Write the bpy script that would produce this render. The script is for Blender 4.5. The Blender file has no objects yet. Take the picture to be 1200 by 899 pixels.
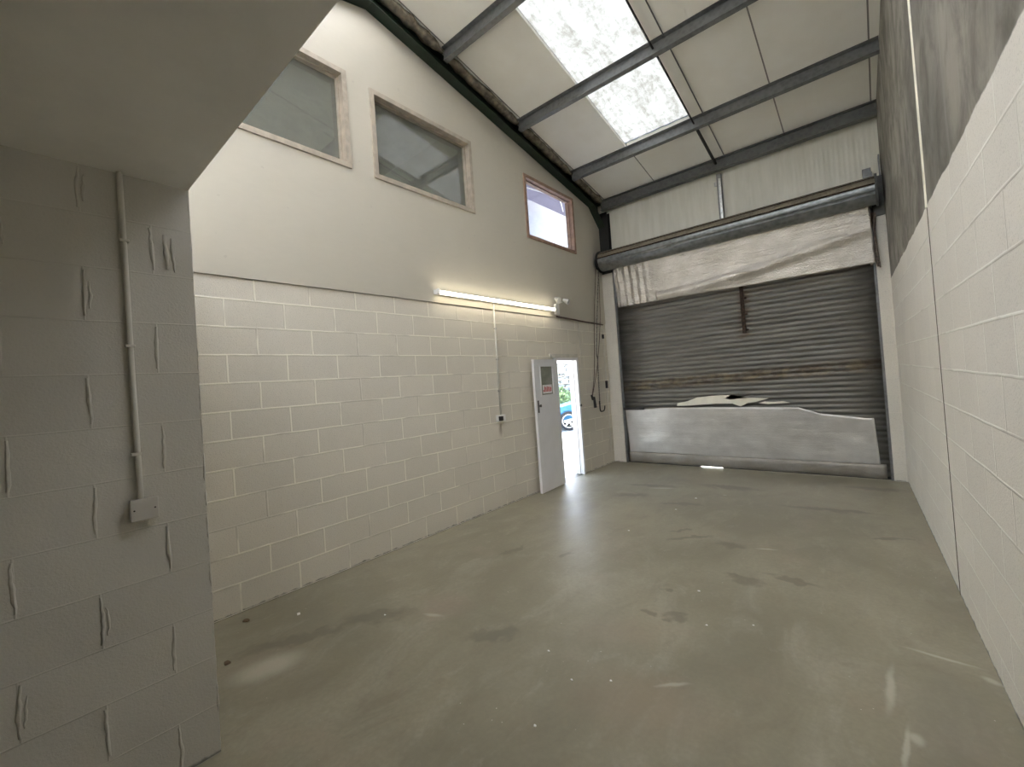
import bpy, bmesh, math, random
from mathutils import Vector, Matrix, noise
random.seed(7)
C = bpy.context.scene.collection
PI = math.pi

# ------------------------------------------------------------------ room
DY = 6.26                       # inside face of the shutter piers
YB = -4.6                       # back of the unit
RIDGE = 0.6
def roof_z(y):
    if y >= RIDGE: return 6.26 - .203*y
    return 6.26 - .203*RIDGE - .203*(RIDGE-y)
def wx(y): return 4.189 + .0319*(DY-y)     # right wall is a little out of square
YN = -0.532                     # end of the foreground wall / soffit
XN = 1.452

# ------------------------------------------------------------------ node helpers
class NT:
    def __init__(s, name):
        s.m = bpy.data.materials.new(name); s.m.use_nodes = True
        s.t = s.m.node_tree; s.t.nodes.clear()
        s.out = s.n('ShaderNodeOutputMaterial')
        s.b = s.n('ShaderNodeBsdfPrincipled')
        s.t.links.new(s.b.outputs[0], s.out.inputs[0])
        s._pos = None
    def n(s, typ, **k):
        x = s.t.nodes.new(typ)
        for a, v in k.items(): setattr(x, a, v)
        return x
    def l(s, a, b): s.t.links.new(a, b)
    def set(s, **k):
        for a, v in k.items():
            i = s.b.inputs[a.replace('_', ' ')]
            if hasattr(v, 'links') or hasattr(v, 'is_linked'): s.l(v, i)
            else: i.default_value = v if not isinstance(v, tuple) or len(v) == 4 else (*v, 1)
    @property
    def pos(s):
        if not s._pos:
            s._pos = s.n('ShaderNodeNewGeometry').outputs['Position']
        return s._pos
    def val(s, x, sock):
        if isinstance(x, (int, float)): sock.default_value = x
        elif isinstance(x, tuple): sock.default_value = x if len(x) == len(sock.default_value) else (*x, 1)
        else: s.l(x, sock)
    def math(s, op, a, b=0.0, clamp=False, c=None):
        x = s.n('ShaderNodeMath', operation=op); x.use_clamp = clamp
        s.val(a, x.inputs[0]); s.val(b, x.inputs[1])
        if c is not None: s.val(c, x.inputs[2])
        return x.outputs[0]
    def mix(s, f, a, b, blend='MIX'):
        x = s.n('ShaderNodeMix', data_type='RGBA', blend_type=blend)
        s.val(f, x.inputs[0]); s.val(a, x.inputs[6]); s.val(b, x.inputs[7])
        return x.outputs[2]
    def noise(s, vec, scale, detail=4, rough=.55, dist=0):
        x = s.n('ShaderNodeTexNoise'); s.l(vec, x.inputs['Vector'])
        x.inputs['Scale'].default_value = scale; x.inputs['Detail'].default_value = detail
        x.inputs['Roughness'].default_value = rough; x.inputs['Distortion'].default_value = dist
        return x.outputs['Fac']
    def ramp(s, f, a, b, c0=0.0, c1=1.0):
        x = s.n('ShaderNodeMapRange'); x.interpolation_type = 'SMOOTHSTEP'
        s.val(f, x.inputs[0]); x.inputs[1].default_value = a; x.inputs[2].default_value = b
        x.inputs[3].default_value = c0; x.inputs[4].default_value = c1
        return x.outputs[0]
    def sep(s, v):
        x = s.n('ShaderNodeSeparateXYZ'); s.l(v, x.inputs[0]); return x.outputs
    def comb(s, a, b, c=0.0):
        x = s.n('ShaderNodeCombineXYZ')
        s.val(a, x.inputs[0]); s.val(b, x.inputs[1]); s.val(c, x.inputs[2]); return x.outputs[0]
    def mapv(s, v, loc=(0,0,0), rot=(0,0,0), scale=(1,1,1), typ='POINT'):
        x = s.n('ShaderNodeMapping', vector_type=typ); s.l(v, x.inputs[0])
        x.inputs[1].default_value = loc; x.inputs[2].default_value = rot; x.inputs[3].default_value = scale
        return x.outputs[0]
    def bump(s, h, strength=.5, dist=.01, normal=None):
        x = s.n('ShaderNodeBump'); x.inputs['Strength'].default_value = strength
        x.inputs['Distance'].default_value = dist; s.l(h, x.inputs['Height'])
        if normal is not None: s.l(normal, x.inputs['Normal'])
        return x.outputs[0]

def simple(name, col, rough=.6, metal=0, nscale=None, namt=.12, bump=0, bscale=80, spec=.5):
    m = NT(name)
    c = (*col, 1)
    v = m.n('ShaderNodeTexCoord').outputs['Object']
    f = m.noise(v, nscale or 9, 5)
    dark = tuple(x*(1-namt) for x in col); lite = tuple(min(1, x*(1+namt)) for x in col)
    m.set(Base_Color=m.mix(m.ramp(f, .3, .7), dark, lite), Roughness=rough, Metallic=metal)
    m.b.inputs['Specular IOR Level'].default_value = spec
    if bump: m.set(Normal=m.bump(m.noise(v, bscale, 3), bump, .004))
    return m.m

PAINT = (.745, .70, .605)
def block_mat(name, axis, row=.225, pits=.84, zoff=0.0, yoff=0.0, mort=.009, joint_light=1.28, upper=None, base=PAINT, vert=1.0):
    """painted blockwork: stretcher bond, raised pointing, gritty faces"""
    m = NT(name)
    s = m.sep(m.pos)
    wob = m.noise(m.pos, 3.0, 3)
    wv = m.math('MULTIPLY_ADD', wob, .012, c=-.006)
    y = m.math('ADD', s[axis], yoff); y = m.math('ADD', y, wv)
    z = m.math('ADD', s[2], zoff); z = m.math('ADD', z, wv)
    br = m.n('ShaderNodeTexBrick'); m.l(m.comb(y, z), br.inputs['Vector'])
    br.offset = .5; br.offset_frequency = 2
    br.inputs['Scale'].default_value = 1; br.inputs['Brick Width'].default_value = .45
    br.inputs['Row Height'].default_value = row; br.inputs['Mortar Size'].default_value = mort
    br.inputs['Mortar Smooth'].default_value = .7; br.inputs['Bias'].default_value = 0
    br.inputs['Color1'].default_value = (0, 0, 0, 1); br.inputs['Color2'].default_value = (1, 1, 1, 1)
    br.inputs['Mortar'].default_value = (.5, .5, .5, 1)
    mo = br.outputs['Fac']
    big = m.noise(m.pos, 1.3, 4); grit = m.noise(m.pos, 110, 4, .6); mid = m.noise(m.pos, 14, 4)
    tone = m.math('ADD', m.math('MULTIPLY', br.outputs['Color'], .055), m.math('MULTIPLY', big, .12))
    tone = m.math('ADD', tone, .855)
    pit = m.ramp(grit, .34, .46, pits, 1.0)
    low = m.ramp(m.math('ADD', s[2], m.math('MULTIPLY', mid, .05)), .030, .045, .35, 1.0)
    pit = m.math('MULTIPLY', pit, low)
    tone = m.math('MULTIPLY', tone, pit)
    broken = m.ramp(m.noise(m.pos, 2.2, 3), .36, .52)
    lite = m.mix(broken, tuple(c*.82 for c in base), tuple(min(.93, c*joint_light) for c in base))
    face = m.mix(1.0, base, m.comb(tone, tone, tone), 'MULTIPLY')
    col = m.mix(m.math('MULTIPLY', mo, .8), face, lite)
    h = m.math('ADD', m.math('MULTIPLY', mo, .55*vert), m.math('MULTIPLY', grit, .30))
    h = m.math('ADD', h, m.math('MULTIPLY', mid, .18))
    if axis == 1 and not upper and zoff == 0 and yoff < .3:
        v = m.mapv(m.pos, loc=(0, 3.12, 1.02), scale=(1, .06, .12), typ='TEXTURE'); v = m.mapv(v, scale=(0, 1, 1))
        g = m.n('ShaderNodeVectorMath', operation='LENGTH'); m.l(v, g.inputs[0])
        col = m.mix(m.ramp(g.outputs['Value'], 1.0, .1, 0, .45), col, (.28, .22, .16))
    if upper:
        # bare rendered band above the paint line, streaked with trowel marks and scratches
        wave = m.math('MULTIPLY_ADD', m.noise(m.pos, 4, 3), .05, c=-.025)
        mask = m.ramp(m.math('ADD', s[2], wave), upper-.006, upper+.006)
        st = m.mapv(m.pos, scale=(1, 1.5, .9), rot=(.35, 0, 0))
        a = m.noise(st, 2.2, 7, .62, .9); b = m.noise(m.pos, 1.1, 5)
        sc = m.math('MAXIMUM', m.noise(m.mapv(m.pos, scale=(1, 9, .7), rot=(.55, 0, 0)), 1.6, 5, .6), m.noise(m.mapv(m.pos, scale=(1, 8, .6), rot=(-.25, 0, 0)), 1.3, 5, .6))
        g = m.math('ADD', m.math('MULTIPLY', a, .5), m.math('MULTIPLY', m.noise(m.pos, 2.6, 7, .65, .5), .5))
        gcol = m.mix(m.ramp(g, .36, .62), (.145, .135, .113), (.37, .345, .30))
        gcol = m.mix(m.ramp(sc, .62, .74, 0, .5), gcol, (.46, .44, .40))
        gcol = m.mix(m.ramp(m.noise(m.pos, .8, 2), .5, .7, 0, .5), gcol, (.10, .098, .09))
        col = m.mix(mask, col, gcol)
        fl = m.math('MULTIPLY', m.noise(m.pos, 35, 4), .2)
        h = m.mix(mask, h, fl)
    m.set(Base_Color=col, Roughness=.62, Normal=m.bump(h, .55, .008))
    m.b.inputs['Specular IOR Level'].default_value = .35
    return m.m

M = {}
M['block_left'] = block_mat('painted_blockwork', 1, yoff=.225+.002)
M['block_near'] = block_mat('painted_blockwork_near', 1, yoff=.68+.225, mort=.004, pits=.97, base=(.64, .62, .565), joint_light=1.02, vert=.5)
M['block_right'] = block_mat('painted_blockwork_right', 1, row=.232, zoff=-.14+.232, yoff=-1.68, upper=2.655, base=(.90, .865, .795), mort=.008, joint_light=1.07)
M['block_pier'] = block_mat('painted_pier', 0, yoff=.1, base=(.74, .71, .64), mort=.004, joint_light=1.0)
def board():
    m = NT('painted_board')
    f = m.noise(m.pos, 1.2, 4); g = m.noise(m.mapv(m.pos, scale=(1, 1, 3)), 9, 5)
    t = m.math('ADD', m.math('MULTIPLY', f, .12), m.math('MULTIPLY', g, .05)); t = m.math('ADD', t, .88)
    col = m.mix(1.0, (.585, .55, .465), m.comb(t, t, t), 'MULTIPLY')
    sp = m.ramp(m.noise(m.pos, 18, 2, .4), .745, .77, 0, .35)
    col = m.mix(sp, col, (.42, .38, .33))
    m.set(Base_Color=col, Roughness=.5, Normal=m.bump(m.noise(m.pos, 50, 4), .12, .003))
    return m.m
M['board'] = board()
M['soffit'] = simple('soffit_paint', (.84, .83, .80), .75, nscale=2, namt=.06, bump=.15)
M['brown_edge'] = simple('dirty_edge', (.16, .11, .07), .9)

def floor_mat():
    m = NT('worn_concrete')
    p = m.pos
    warp = m.n('ShaderNodeVectorMath', operation='ADD'); m.l(p, warp.inputs[0])
    nz = m.n('ShaderNodeTexNoise'); m.l(p, nz.inputs['Vector']); nz.inputs['Scale'].default_value = 9; nz.inputs['Detail'].default_value = 5
    sub = m.n('ShaderNodeVectorMath', operation='MULTIPLY_ADD'); m.l(nz.outputs['Color'], sub.inputs[0])
    sub.inputs[1].default_value = (.24, .24, 0); sub.inputs[2].default_value = (-.12, -.12, 0)
    m.l(sub.outputs[0], warp.inputs[1]); wp = warp.outputs[0]
    a = m.noise(p, .9, 5, .55, .4); b = m.noise(m.mapv(p, scale=(1, .55, 1), rot=(0, 0, .5)), 2.6, 7, .65, .8); c = m.noise(p, 38, 4)
    col = m.mix(m.ramp(a, .3, .7), (.225, .206, .148), (.305, .28, .205))
    col = m.mix(m.ramp(b, .45, .75, 0, .40), col, (.44, .41, .33))
    col = m.mix(m.ramp(b, .47, .30, 0, .6), col, (.21, .185, .135))
    d2 = m.noise(m.mapv(p, scale=(1, .5, 1), rot=(0, 0, .9)), 7, 6, .7, .5)
    col = m.mix(m.ramp(d2, .54, .70, 0, .4), col, (.22, .195, .15))
    col = m.mix(m.ramp(d2, .44, .30, 0, .2), col, (.44, .41, .34))
    col = m.mix(m.ramp(m.noise(p, 1.7, 3), .55, .75, 0, .35), col, (.36, .29, .22))
    col = m.mix(m.ramp(c, .35, .65, 0, .16), col, (.16, .15, .12))
    # dark line along the foot of the left wall
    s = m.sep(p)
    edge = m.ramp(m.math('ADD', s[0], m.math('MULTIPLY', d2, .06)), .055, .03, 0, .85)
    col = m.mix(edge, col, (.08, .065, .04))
    white = m.ramp(m.noise(p, 60, 2, .3), .76, .80, 0, .8)
    col = m.mix(m.math('MULTIPLY', white, m.ramp(m.noise(p, 2.3, 2), .5, .6)), col, (.7, .68, .6))
    w2 = m.n('ShaderNodeVectorMath', operation='MULTIPLY_ADD'); m.l(sub.outputs[0], w2.inputs[0]); w2.inputs[1].default_value = (.16, .16, 0); m.l(p, w2.inputs[2])
    def blob(x, y, rx, ry, rot, col, colour, k=.7, soft=.45, lw=False):
        v = m.mapv(w2.outputs[0] if lw else wp, loc=(x, y, 0), rot=(0, 0, rot), scale=(rx, ry, 1), typ='TEXTURE')
        v = m.mapv(v, scale=(1, 1, 0))
        g = m.n('ShaderNodeVectorMath', operation='LENGTH'); m.l(v, g.inputs[0])
        return m.mix(m.ramp(g.outputs['Value'], 1.0, 1.0-soft, 0, k), col, colour)
    D = (.13, .12, .095); Lc = (.60, .58, .50)
    for x, y, rx, ry, r in [(2.45, 3.12, .30, .05, .75), (2.30, 3.25, .12, .04, .7), (3.10, 2.43, .16, .10, .3), (2.99, 2.48, .08, .05, 0),
                            (3.37, 2.62, .24, .055, -.05), (2.81, 1.69, .11, .07, .2), (2.65, 1.64, .06, .05, 0), (2.64, 2.0, .07, .035, .4),
                            (2.81, 3.10, .16, .10, 0), (1.28, 4.27, .30, .12, .4), (1.62, 2.15, .05, .11, -.3), (3.45, 4.6, .55, .09, .1),
                            (2.32, 5.15, .5, .13, 0), (3.85, 5.75, .35, .12, 0), (1.35, 4.85, .5, .1, .2), (2.0, 4.15, .30, .07, .3), (1.0, .55, .35, .13, .8),
                            (3.95, 3.9, .2, .05, .4), (1.9, .85, .25, .10, .8), (1.1, 2.0, .06, .2, -.2), (.8, .1, .1, .5, -.5)]:
        col = blob(x, y, rx, ry, r, col, D, .55, .6)
    for x, y, rx, ry, r in [(3.905, 1.62, .028, .27, -.05), (3.945, 1.22, .016, .2, -.08), (4.12, 2.035, .20, .018, -.08), (4.30, 1.93, .05, .03, -.6),
                            (3.98, 1.30, .04, .05, .3), (2.35, 4.75, .03, .02, 0), (1.5, 4.75, .25, .03, .3), (.95, -.15, .16, .28, -.3), (3.02, 1.05, .02, .13, -.9), (3.1, 3.15, .12, .02, .3), (1.36, .8, .10, .03, .4)]:
        col = blob(x, y, rx, ry, r, col, Lc, .5, .8, True)
    col = blob(4.12, 1.50, .18, .48, -.05, col, (.20, .19, .165), .22, .5, True)
    col = blob(2.95, .85, .55, .35, .3, col, (.34, .26, .19), .35, .9)
    col = blob(2.6, 1.35, .4, .25, .5, col, (.34, .27, .20), .3, .9)
    col = blob(1.35, .95, .3, .3, .5, col, (.28, .21, .17), .35, .9)
    # cleaned strip by the shutter
    rough = m.math('ADD', m.math('MULTIPLY', b, .25), .33)
    h = m.math('ADD', m.math('MULTIPLY', b, .6), m.math('MULTIPLY', c, .22))
    m.set(Base_Color=col, Roughness=rough, Normal=m.bump(h, .12, .01))
    m.b.inputs['Specular IOR Level'].default_value = .5
    return m.m
M['floor'] = floor_mat()

def ceiling_mat():
    m = NT('liner_panel')
    s = m.sep(m.pos)
    w = m.n('ShaderNodeTexWave', wave_type='BANDS', bands_direction='X'); m.l(m.pos, w.inputs['Vector'])
    w.inputs['Scale'].default_value = 6.5; w.inputs['Detail'].default_value = 0
    d = m.noise(m.pos, 2, 5)
    col = m.mix(m.ramp(d, .3, .7), (.88, .86, .79), (.93, .92, .86))
    u = m.math('FRACT', m.math('MULTIPLY', m.math('ADD', s[0], -.165+.97*3), 1/.983))
    gap = m.math('LESS_THAN', m.math('ABSOLUTE', m.math('SUBTRACT', u, .5)), .492)
    col = m.mix(gap, (.22, .21, .19), col)
    m.set(Base_Color=col, Roughness=.5, Normal=m.bump(w.outputs['Fac'], .12, .004))
    return m.m
M['ceiling'] = ceiling_mat()
def cladding_mat():
    m = NT('front_liner')
    w = m.n('ShaderNodeTexWave', wave_type='BANDS', bands_direction='X'); m.l(m.pos, w.inputs['Vector'])
    w.inputs['Scale'].default_value = 5.5; w.inputs['Detail'].default_value = 0
    d = m.noise(m.mapv(m.pos, scale=(6, 1, .7)), 2, 5)
    col = m.mix(m.ramp(d, .3, .7), (.72, .71, .62), (.80, .79, .71))
    m.set(Base_Color=col, Roughness=.45, Normal=m.bump(w.outputs['Fac'], .35, .006))
    return m.m
M['cladding'] = cladding_mat()
def galv(name, c0, c1, rough=.45, metal=.75, scale=14):
    m = NT(name)
    v = m.n('ShaderNodeTexCoord').outputs['Object']
    vo = m.n('ShaderNodeTexVoronoi'); m.l(v, vo.inputs['Vector']); vo.inputs['Scale'].default_value = scale*3
    f = m.noise(v, scale*.4, 6, .65)
    g = m.math('ADD', m.math('MULTIPLY', f, .8), m.math('MULTIPLY', vo.outputs['Distance'], .35))
    m.set(Base_Color=m.mix(m.ramp(g, .3, .75), c0, c1), Roughness=rough, Metallic=metal)
    return m.m
M['purlin'] = galv('galvanised_purlin', (.15, .155, .158), (.22, .225, .228), .5, .45, 7)
M['eaves'] = galv('eaves_steel', (.08, .083, .082), (.13, .135, .13), .55, .3, 7)
M['galv'] = galv('galvanised_bright', (.42, .43, .42), (.68, .69, .67), .33, .85)
M['rollsteel'] = galv('roll_steel', (.17, .18, .185), (.27, .285, .29), .36, .75, 5)
M['rollbrown'] = galv('stained_roll_steel', (.13, .11, .075), (.24, .21, .16), .6, .25)
M['rod'] = simple('dark_rod', (.07, .07, .07), .5, .5)
M['green'] = simple('green_steel_paint', (.006, .016, .008), .45, 0, namt=.3)
M['black'] = simple('black_steel', (.012, .013, .013), .5, 0)
M['foam'] = simple('old_foam', (.19, .165, .125), .95, nscale=14, namt=.45, bump=.8, bscale=30)
M['white_plastic'] = simple('white_plastic', (.80, .79, .76), .35, namt=.02)
M['grey_plastic'] = simple('grey_plastic', (.55, .53, .49), .4, namt=.05)
M['conduit'] = simple('painted_conduit', (.66, .64, .58), .45, namt=.05)
M['dark_plastic'] = simple('dark_plastic', (.03, .028, .026), .5)
M['brown_pipe'] = simple('brown_pipe', (.10, .06, .045), .6, namt=.3)
M['rope'] = simple('dirty_rope', (.17, .135, .11), .9, namt=.4, nscale=40)
M['chain'] = simple('dull_chain', (.12, .12, .115), .5, .6)
M['cream_frame'] = simple('window_frame_paint', (.44, .385, .31), .55, nscale=12, namt=.14)
M['pink_frame'] = simple('bare_timber_frame', (.34, .22, .16), .6, nscale=12, namt=.2)
M['door_white'] = simple('door_paint', (.80, .80, .82), .32, namt=.03, nscale=3)
M['red'] = simple('red_ink', (.55, .06, .08), .5)
M['paper'] = simple('paper', (.85, .84, .84), .7, namt=.02)
M['rust'] = simple('rusty_steel', (.04, .024, .015), .85, .2, nscale=25, namt=.6)
M['cream_foil'] = simple('cream_backing', (.80, .77, .66), .6, namt=.05)

def shutter_mat():
    m = NT('shutter_slats')
    s = m.sep(m.pos)
    f = m.noise(m.mapv(m.pos, scale=(.6, 1, 4)), 2.5, 6, .65)
    col = m.mix(m.ramp(f, .3, .7), (.155, .15, .135), (.235, .228, .21))
    band = m.math('ADD', s[2], m.math('MULTIPLY', s[0], -.035))
    bd = m.math('ABSOLUTE', m.math('SUBTRACT', band, 1.405))
    r = m.ramp(bd, .13, .05)
    n = m.noise(m.mapv(m.pos, scale=(1.6, 1, 7)), 2.4, 6, .7)
    r = m.math('MULTIPLY', r, m.ramp(n, .34, .55))
    col = m.mix(m.math('MULTIPLY', r, .7), col, m.mix(m.ramp(m.noise(m.pos, 6, 4), .4, .65), (.085, .058, .035), (.24, .19, .115)))
    # rust from the old lock bar
    bx = m.math('ABSOLUTE', m.math('SUBTRACT', s[0], 2.42))
    r2 = m.math('MULTIPLY', m.ramp(bx, .16, .02), m.math('MULTIPLY', m.ramp(s[2], 2.0, 2.15), m.ramp(s[2], 3.1, 3.0)))
    r2 = m.math('MULTIPLY', r2, m.ramp(n, .42, .55))
    col = m.mix(m.math('MULTIPLY', r2, .6), col, (.12, .075, .04))
    r3 = m.math('MULTIPLY', m.ramp(m.math('ABSOLUTE', m.math('SUBTRACT', s[2], 2.86)), .12, .03), m.ramp(m.noise(m.mapv(m.pos, scale=(1, 1, 5)), 1.6, 5), .45, .6))
    col = m.mix(m.math('MULTIPLY', r3, .4), col, (.16, .12, .08))
    m.set(Base_Color=col, Roughness=m.math('ADD', m.math('MULTIPLY', f, .25), .33), Metallic=.45)
    return m.m
M['slats'] = shutter_mat()
def foil_mat(name, c0, c1, rough, metal, bscale, bstr, quilt=False, sx=.7, sz=2.0):
    m = NT(name)
    v = m.pos
    f = m.noise(v, 3, 5)
    n1 = m.noise(m.mapv(v, scale=(sx, 1, sz)), bscale, 6, .65, .6)
    h = n1
    if quilt:
        vo = m.n('ShaderNodeTexVoronoi'); m.l(m.mapv(v, scale=(1, 0, 1)), vo.inputs['Vector']); vo.inputs['Scale'].default_value = 55
        h = m.math('ADD', n1, m.math('MULTIPLY', vo.outputs['Distance'], .25))
    m.set(Base_Color=m.mix(m.ramp(f, .3, .7), c0, c1), Roughness=rough, Metallic=metal, Normal=m.bump(h, bstr, .03))
    return m.m
M['foil_up'] = foil_mat('bubble_foil', (.66, .62, .56), (.80, .76, .70), .26, .65, 3, .8, True, .35, 5)
M['foil_low'] = foil_mat('bubble_foil_low', (.54, .53, .51), (.66, .65, .63), .36, .5, 3, .14, True, .5, 5)
M['foil_fold'] = foil_mat('dusty_foil_fold', (.26, .24, .21), (.36, .34, .31), .5, .4, 5, .3)

def rooflight_mat(name='rooflight_sheet', dirty=(.055, .055, .047), clean=(.112, .115, .110)):
    m = NT(name)
    v = m.pos
    a = m.noise(m.mapv(v, scale=(3.2, .9, 1), rot=(0, 0, .15)), 2.2, 8, .7, .7); b = m.noise(v, 13, 5, .7)
    f = m.math('ADD', m.math('MULTIPLY', a, .6), m.math('MULTIPLY', b, .4))
    col = m.mix(m.ramp(f, .34, .60), dirty, clean)
    tr = m.n('ShaderNodeBsdfTranslucent'); m.l(col, tr.inputs[0])
    di = m.n('ShaderNodeBsdfDiffuse'); m.l(col, di.inputs[0])
    mx = m.n('ShaderNodeMixShader'); mx.inputs[0].default_value = .30
    m.l(tr.outputs[0], mx.inputs[1]); m.l(di.outputs[0], mx.inputs[2]); m.l(mx.outputs[0], m.out.inputs[0])
    return m.m
M['rooflight'] = rooflight_mat()
M['rooflight_added'] = rooflight_mat('added_rooflight_sheet', (.90, .90, .88), (.97, .97, .96))  # for the added rooflights out of view
def glass(name, tint=(.9, .93, .9), refl=1.0, dirt=.06):
    m = NT(name)
    tr = m.n('ShaderNodeBsdfTransparent'); tr.inputs[0].default_value = (*tint, 1)
    gl = m.n('ShaderNodeBsdfGlossy'); gl.inputs[1].default_value = .03
    fr = m.n('ShaderNodeFresnel'); fr.inputs[0].default_value = 1.5
    f = m.math('MULTIPLY', fr.outputs[0], refl, clamp=True)
    f = m.math('MULTIPLY', f, m.math('SUBTRACT', 1.0, m.n('ShaderNodeNewGeometry').outputs['Backfacing']))
    mx = m.n('ShaderNodeMixShader'); m.l(f, mx.inputs[0]); m.l(tr.outputs[0], mx.inputs[1]); m.l(gl.outputs[0], mx.inputs[2])
    di = m.n('ShaderNodeBsdfDiffuse'); di.inputs[0].default_value = (.42, .43, .38, 1)
    m2 = m.n('ShaderNodeMixShader')
    m.l(m.math('MULTIPLY', m.ramp(m.noise(m.mapv(m.pos, scale=(1, 1, 1.5)), 4, 6, .7), .3, .75, .65, 1.0), dirt), m2.inputs[0])
    m.l(mx.outputs[0], m2.inputs[1]); m.l(di.outputs[0], m2.inputs[2]); m.l(m2.outputs[0], m.out.inputs[0])
    return m.m
M['glass'] = glass('window_glass', (.8, .84, .8), 3.2, .34)
M['glass_door'] = glass('door_glass', (.8, .84, .8), 1.0, .75)  # grey haze stands in for the lit wall behind the pane
M['glass_clear'] = glass('clear_glass', (.92, .95, .96), 1.0, .08)
def emis(name, col, k):
    m = NT(name); e = m.n('ShaderNodeEmission'); e.inputs[0].default_value = (*col, 1); e.inputs[1].default_value = k
    m.l(e.outputs[0], m.out.inputs[0]); return m.m
M['tube'] = emis('lit_tube', (1, .90, .70), 4.5)

# ------------------------------------------------------------------ mesh helpers
def box(bm, x0, x1, y0, y1, z0, z1, bev=0, rot=None, org=None):
    r = bmesh.ops.create_cube(bm, size=1)
    vs = r['verts']
    for v in vs: v.co = Vector(((v.co.x+.5)*(x1-x0)+x0, (v.co.y+.5)*(y1-y0)+y0, (v.co.z+.5)*(z1-z0)+z0))
    if bev:
        es = list({e for v in vs for e in v.link_edges})
        g = bmesh.ops.bevel(bm, geom=es, offset=bev, segments=2, affect='EDGES', profile=.6)
        vs = list({v for f in g['faces'] for v in f.verts} | {v for v in vs if v.is_valid})
    if rot is not None:
        bmesh.ops.rotate(bm, cent=org or Vector(((x0+x1)/2, (y0+y1)/2, (z0+z1)/2)), matrix=rot, verts=vs)
    return vs
def tube(bm, pts, r, seg=10, cap=True):
    pts = [Vector(p) for p in pts]
    rings = []
    up = None
    for i, p in enumerate(pts):
        d = (pts[min(i+1, len(pts)-1)] - pts[max(i-1, 0)]).normalized()
        if up is None:
            up = d.orthogonal().normalized()
        else:
            up = (up - d*up.dot(d)).normalized()
        s = d.cross(up)
        rr = r[i] if isinstance(r, (list, tuple)) else r
        rings.append([bm.verts.new(p + (up*math.cos(2*PI*k/seg) + s*math.sin(2*PI*k/seg))*rr) for k in range(seg)])
    for a, b in zip(rings, rings[1:]):
        for k in range(seg): bm.faces.new((a[k], a[(k+1) % seg], b[(k+1) % seg], b[k]))
    if cap:
        bm.faces.new(rings[0][::-1]); bm.faces.new(rings[-1])
def prism(bm, poly, axis, a, b):
    """polygon (2-tuples) extruded along an axis from a to b"""
    def P(u, v, w):
        return {0: (w, u, v), 1: (u, w, v), 2: (u, v, w)}[axis]
    A = [bm.verts.new(P(u, v, a)) for u, v in poly]; B = [bm.verts.new(P(u, v, b)) for u, v in poly]
    n = len(poly)
    for i in range(n): bm.faces.new((A[i], A[(i+1) % n], B[(i+1) % n], B[i]))
    fa = bm.faces.new(A[::-1]); fb = bm.faces.new(B)
    bmesh.ops.triangulate(bm, faces=[fa, fb])
def smooth_path(pts, n=6):
    pts = [Vector(p) for p in pts]; out = []
    for i in range(len(pts)-1):
        p0 = pts[max(i-1, 0)]; p1 = pts[i]; p2 = pts[i+1]; p3 = pts[min(i+2, len(pts)-1)]
        for k in range(n):
            t = k/n
            out.append(.5*((2*p1)+(p2-p0)*t+(2*p0-5*p1+4*p2-p3)*t*t+(-p0+3*p1-3*p2+p3)*t**3))
    out.append(pts[-1]); return out
def obj(name, bm, mat, parent=None, smooth=False, angle=None):
    bmesh.ops.recalc_face_normals(bm, faces=bm.faces)
    if parent is not None:
        off = Vector(parent.location)
        q = parent.parent
        while q: off += Vector(q.location); q = q.parent
        bmesh.ops.translate(bm, vec=-off, verts=bm.verts)
    me = bpy.data.meshes.new(name); bm.to_mesh(me); bm.free()
    mats = mat if isinstance(mat, list) else [mat]
    for x in mats: me.materials.append(x)
    if smooth:
        for p in me.polygons: p.use_smooth = True
        if angle: me.set_sharp_from_angle(angle=math.radians(angle))
    o = bpy.data.objects.new(name, me); C.objects.link(o)
    if parent is not None: o.parent = parent
    return o
def BM(): return bmesh.new()
def struct(o, label=None):
    o['kind'] = 'structure'
    if label: o['label'] = label
    return o
def empty(name, loc):
    o = bpy.data.objects.new(name, None); C.objects.link(o); o.location = loc; return o
def tag(o, label, cat, group=None):
    o['label'] = label; o['category'] = cat
    if group: o['group'] = group
    return o
def thing(name, label, cat, loc, group=None): return tag(empty(name, loc), label, cat, group)

# ------------------------------------------------------------------ setting
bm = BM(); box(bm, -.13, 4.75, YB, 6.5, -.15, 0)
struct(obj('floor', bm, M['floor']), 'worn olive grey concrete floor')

# left wall: block below, boarding above
DOOR = (4.455, 5.145, 1.985)
bm = BM()
box(bm, -.14, 0, YB, DOOR[0], 0, 2.655)
box(bm, -.14, 0, DOOR[0], DOOR[1], DOOR[2], 2.655)
box(bm, -.14, 0, DOOR[1], 6.5, 0, 2.655)
wl = struct(obj('wall_left', bm, M['block_left']), 'cream painted blockwork wall with white boarding above')
WIN = [(-.30, 1.155, 3.925, 4.90), (1.435, 2.885, 3.92, 4.86), (4.00, 5.36, 3.85, 4.815)]
bm = BM()
ys = sorted({YB, 6.5, RIDGE, 6.0, *[w[0] for w in WIN], *[w[1] for w in WIN]})
X0, X1 = -.14, .014
for a, b in zip(ys, ys[1:]):
    mid = (a+b)/2
    w = [q for q in WIN if q[0]-.001 <= a and b <= q[1]+.001]
    zb = 2.658
    if w:
        box(bm, X0, X1, a, b, zb, w[0][2]); z1 = w[0][3]
    else: z1 = zb
    prism(bm, [(a, z1), (b, z1), (b, roof_z(b)+.02), (a, roof_z(a)+.02)], 0, X0, X1)
bmesh.ops.remove_doubles(bm, verts=bm.verts, dist=.0005)
obj('upper_boarding', bm, M['board'], wl)

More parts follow.
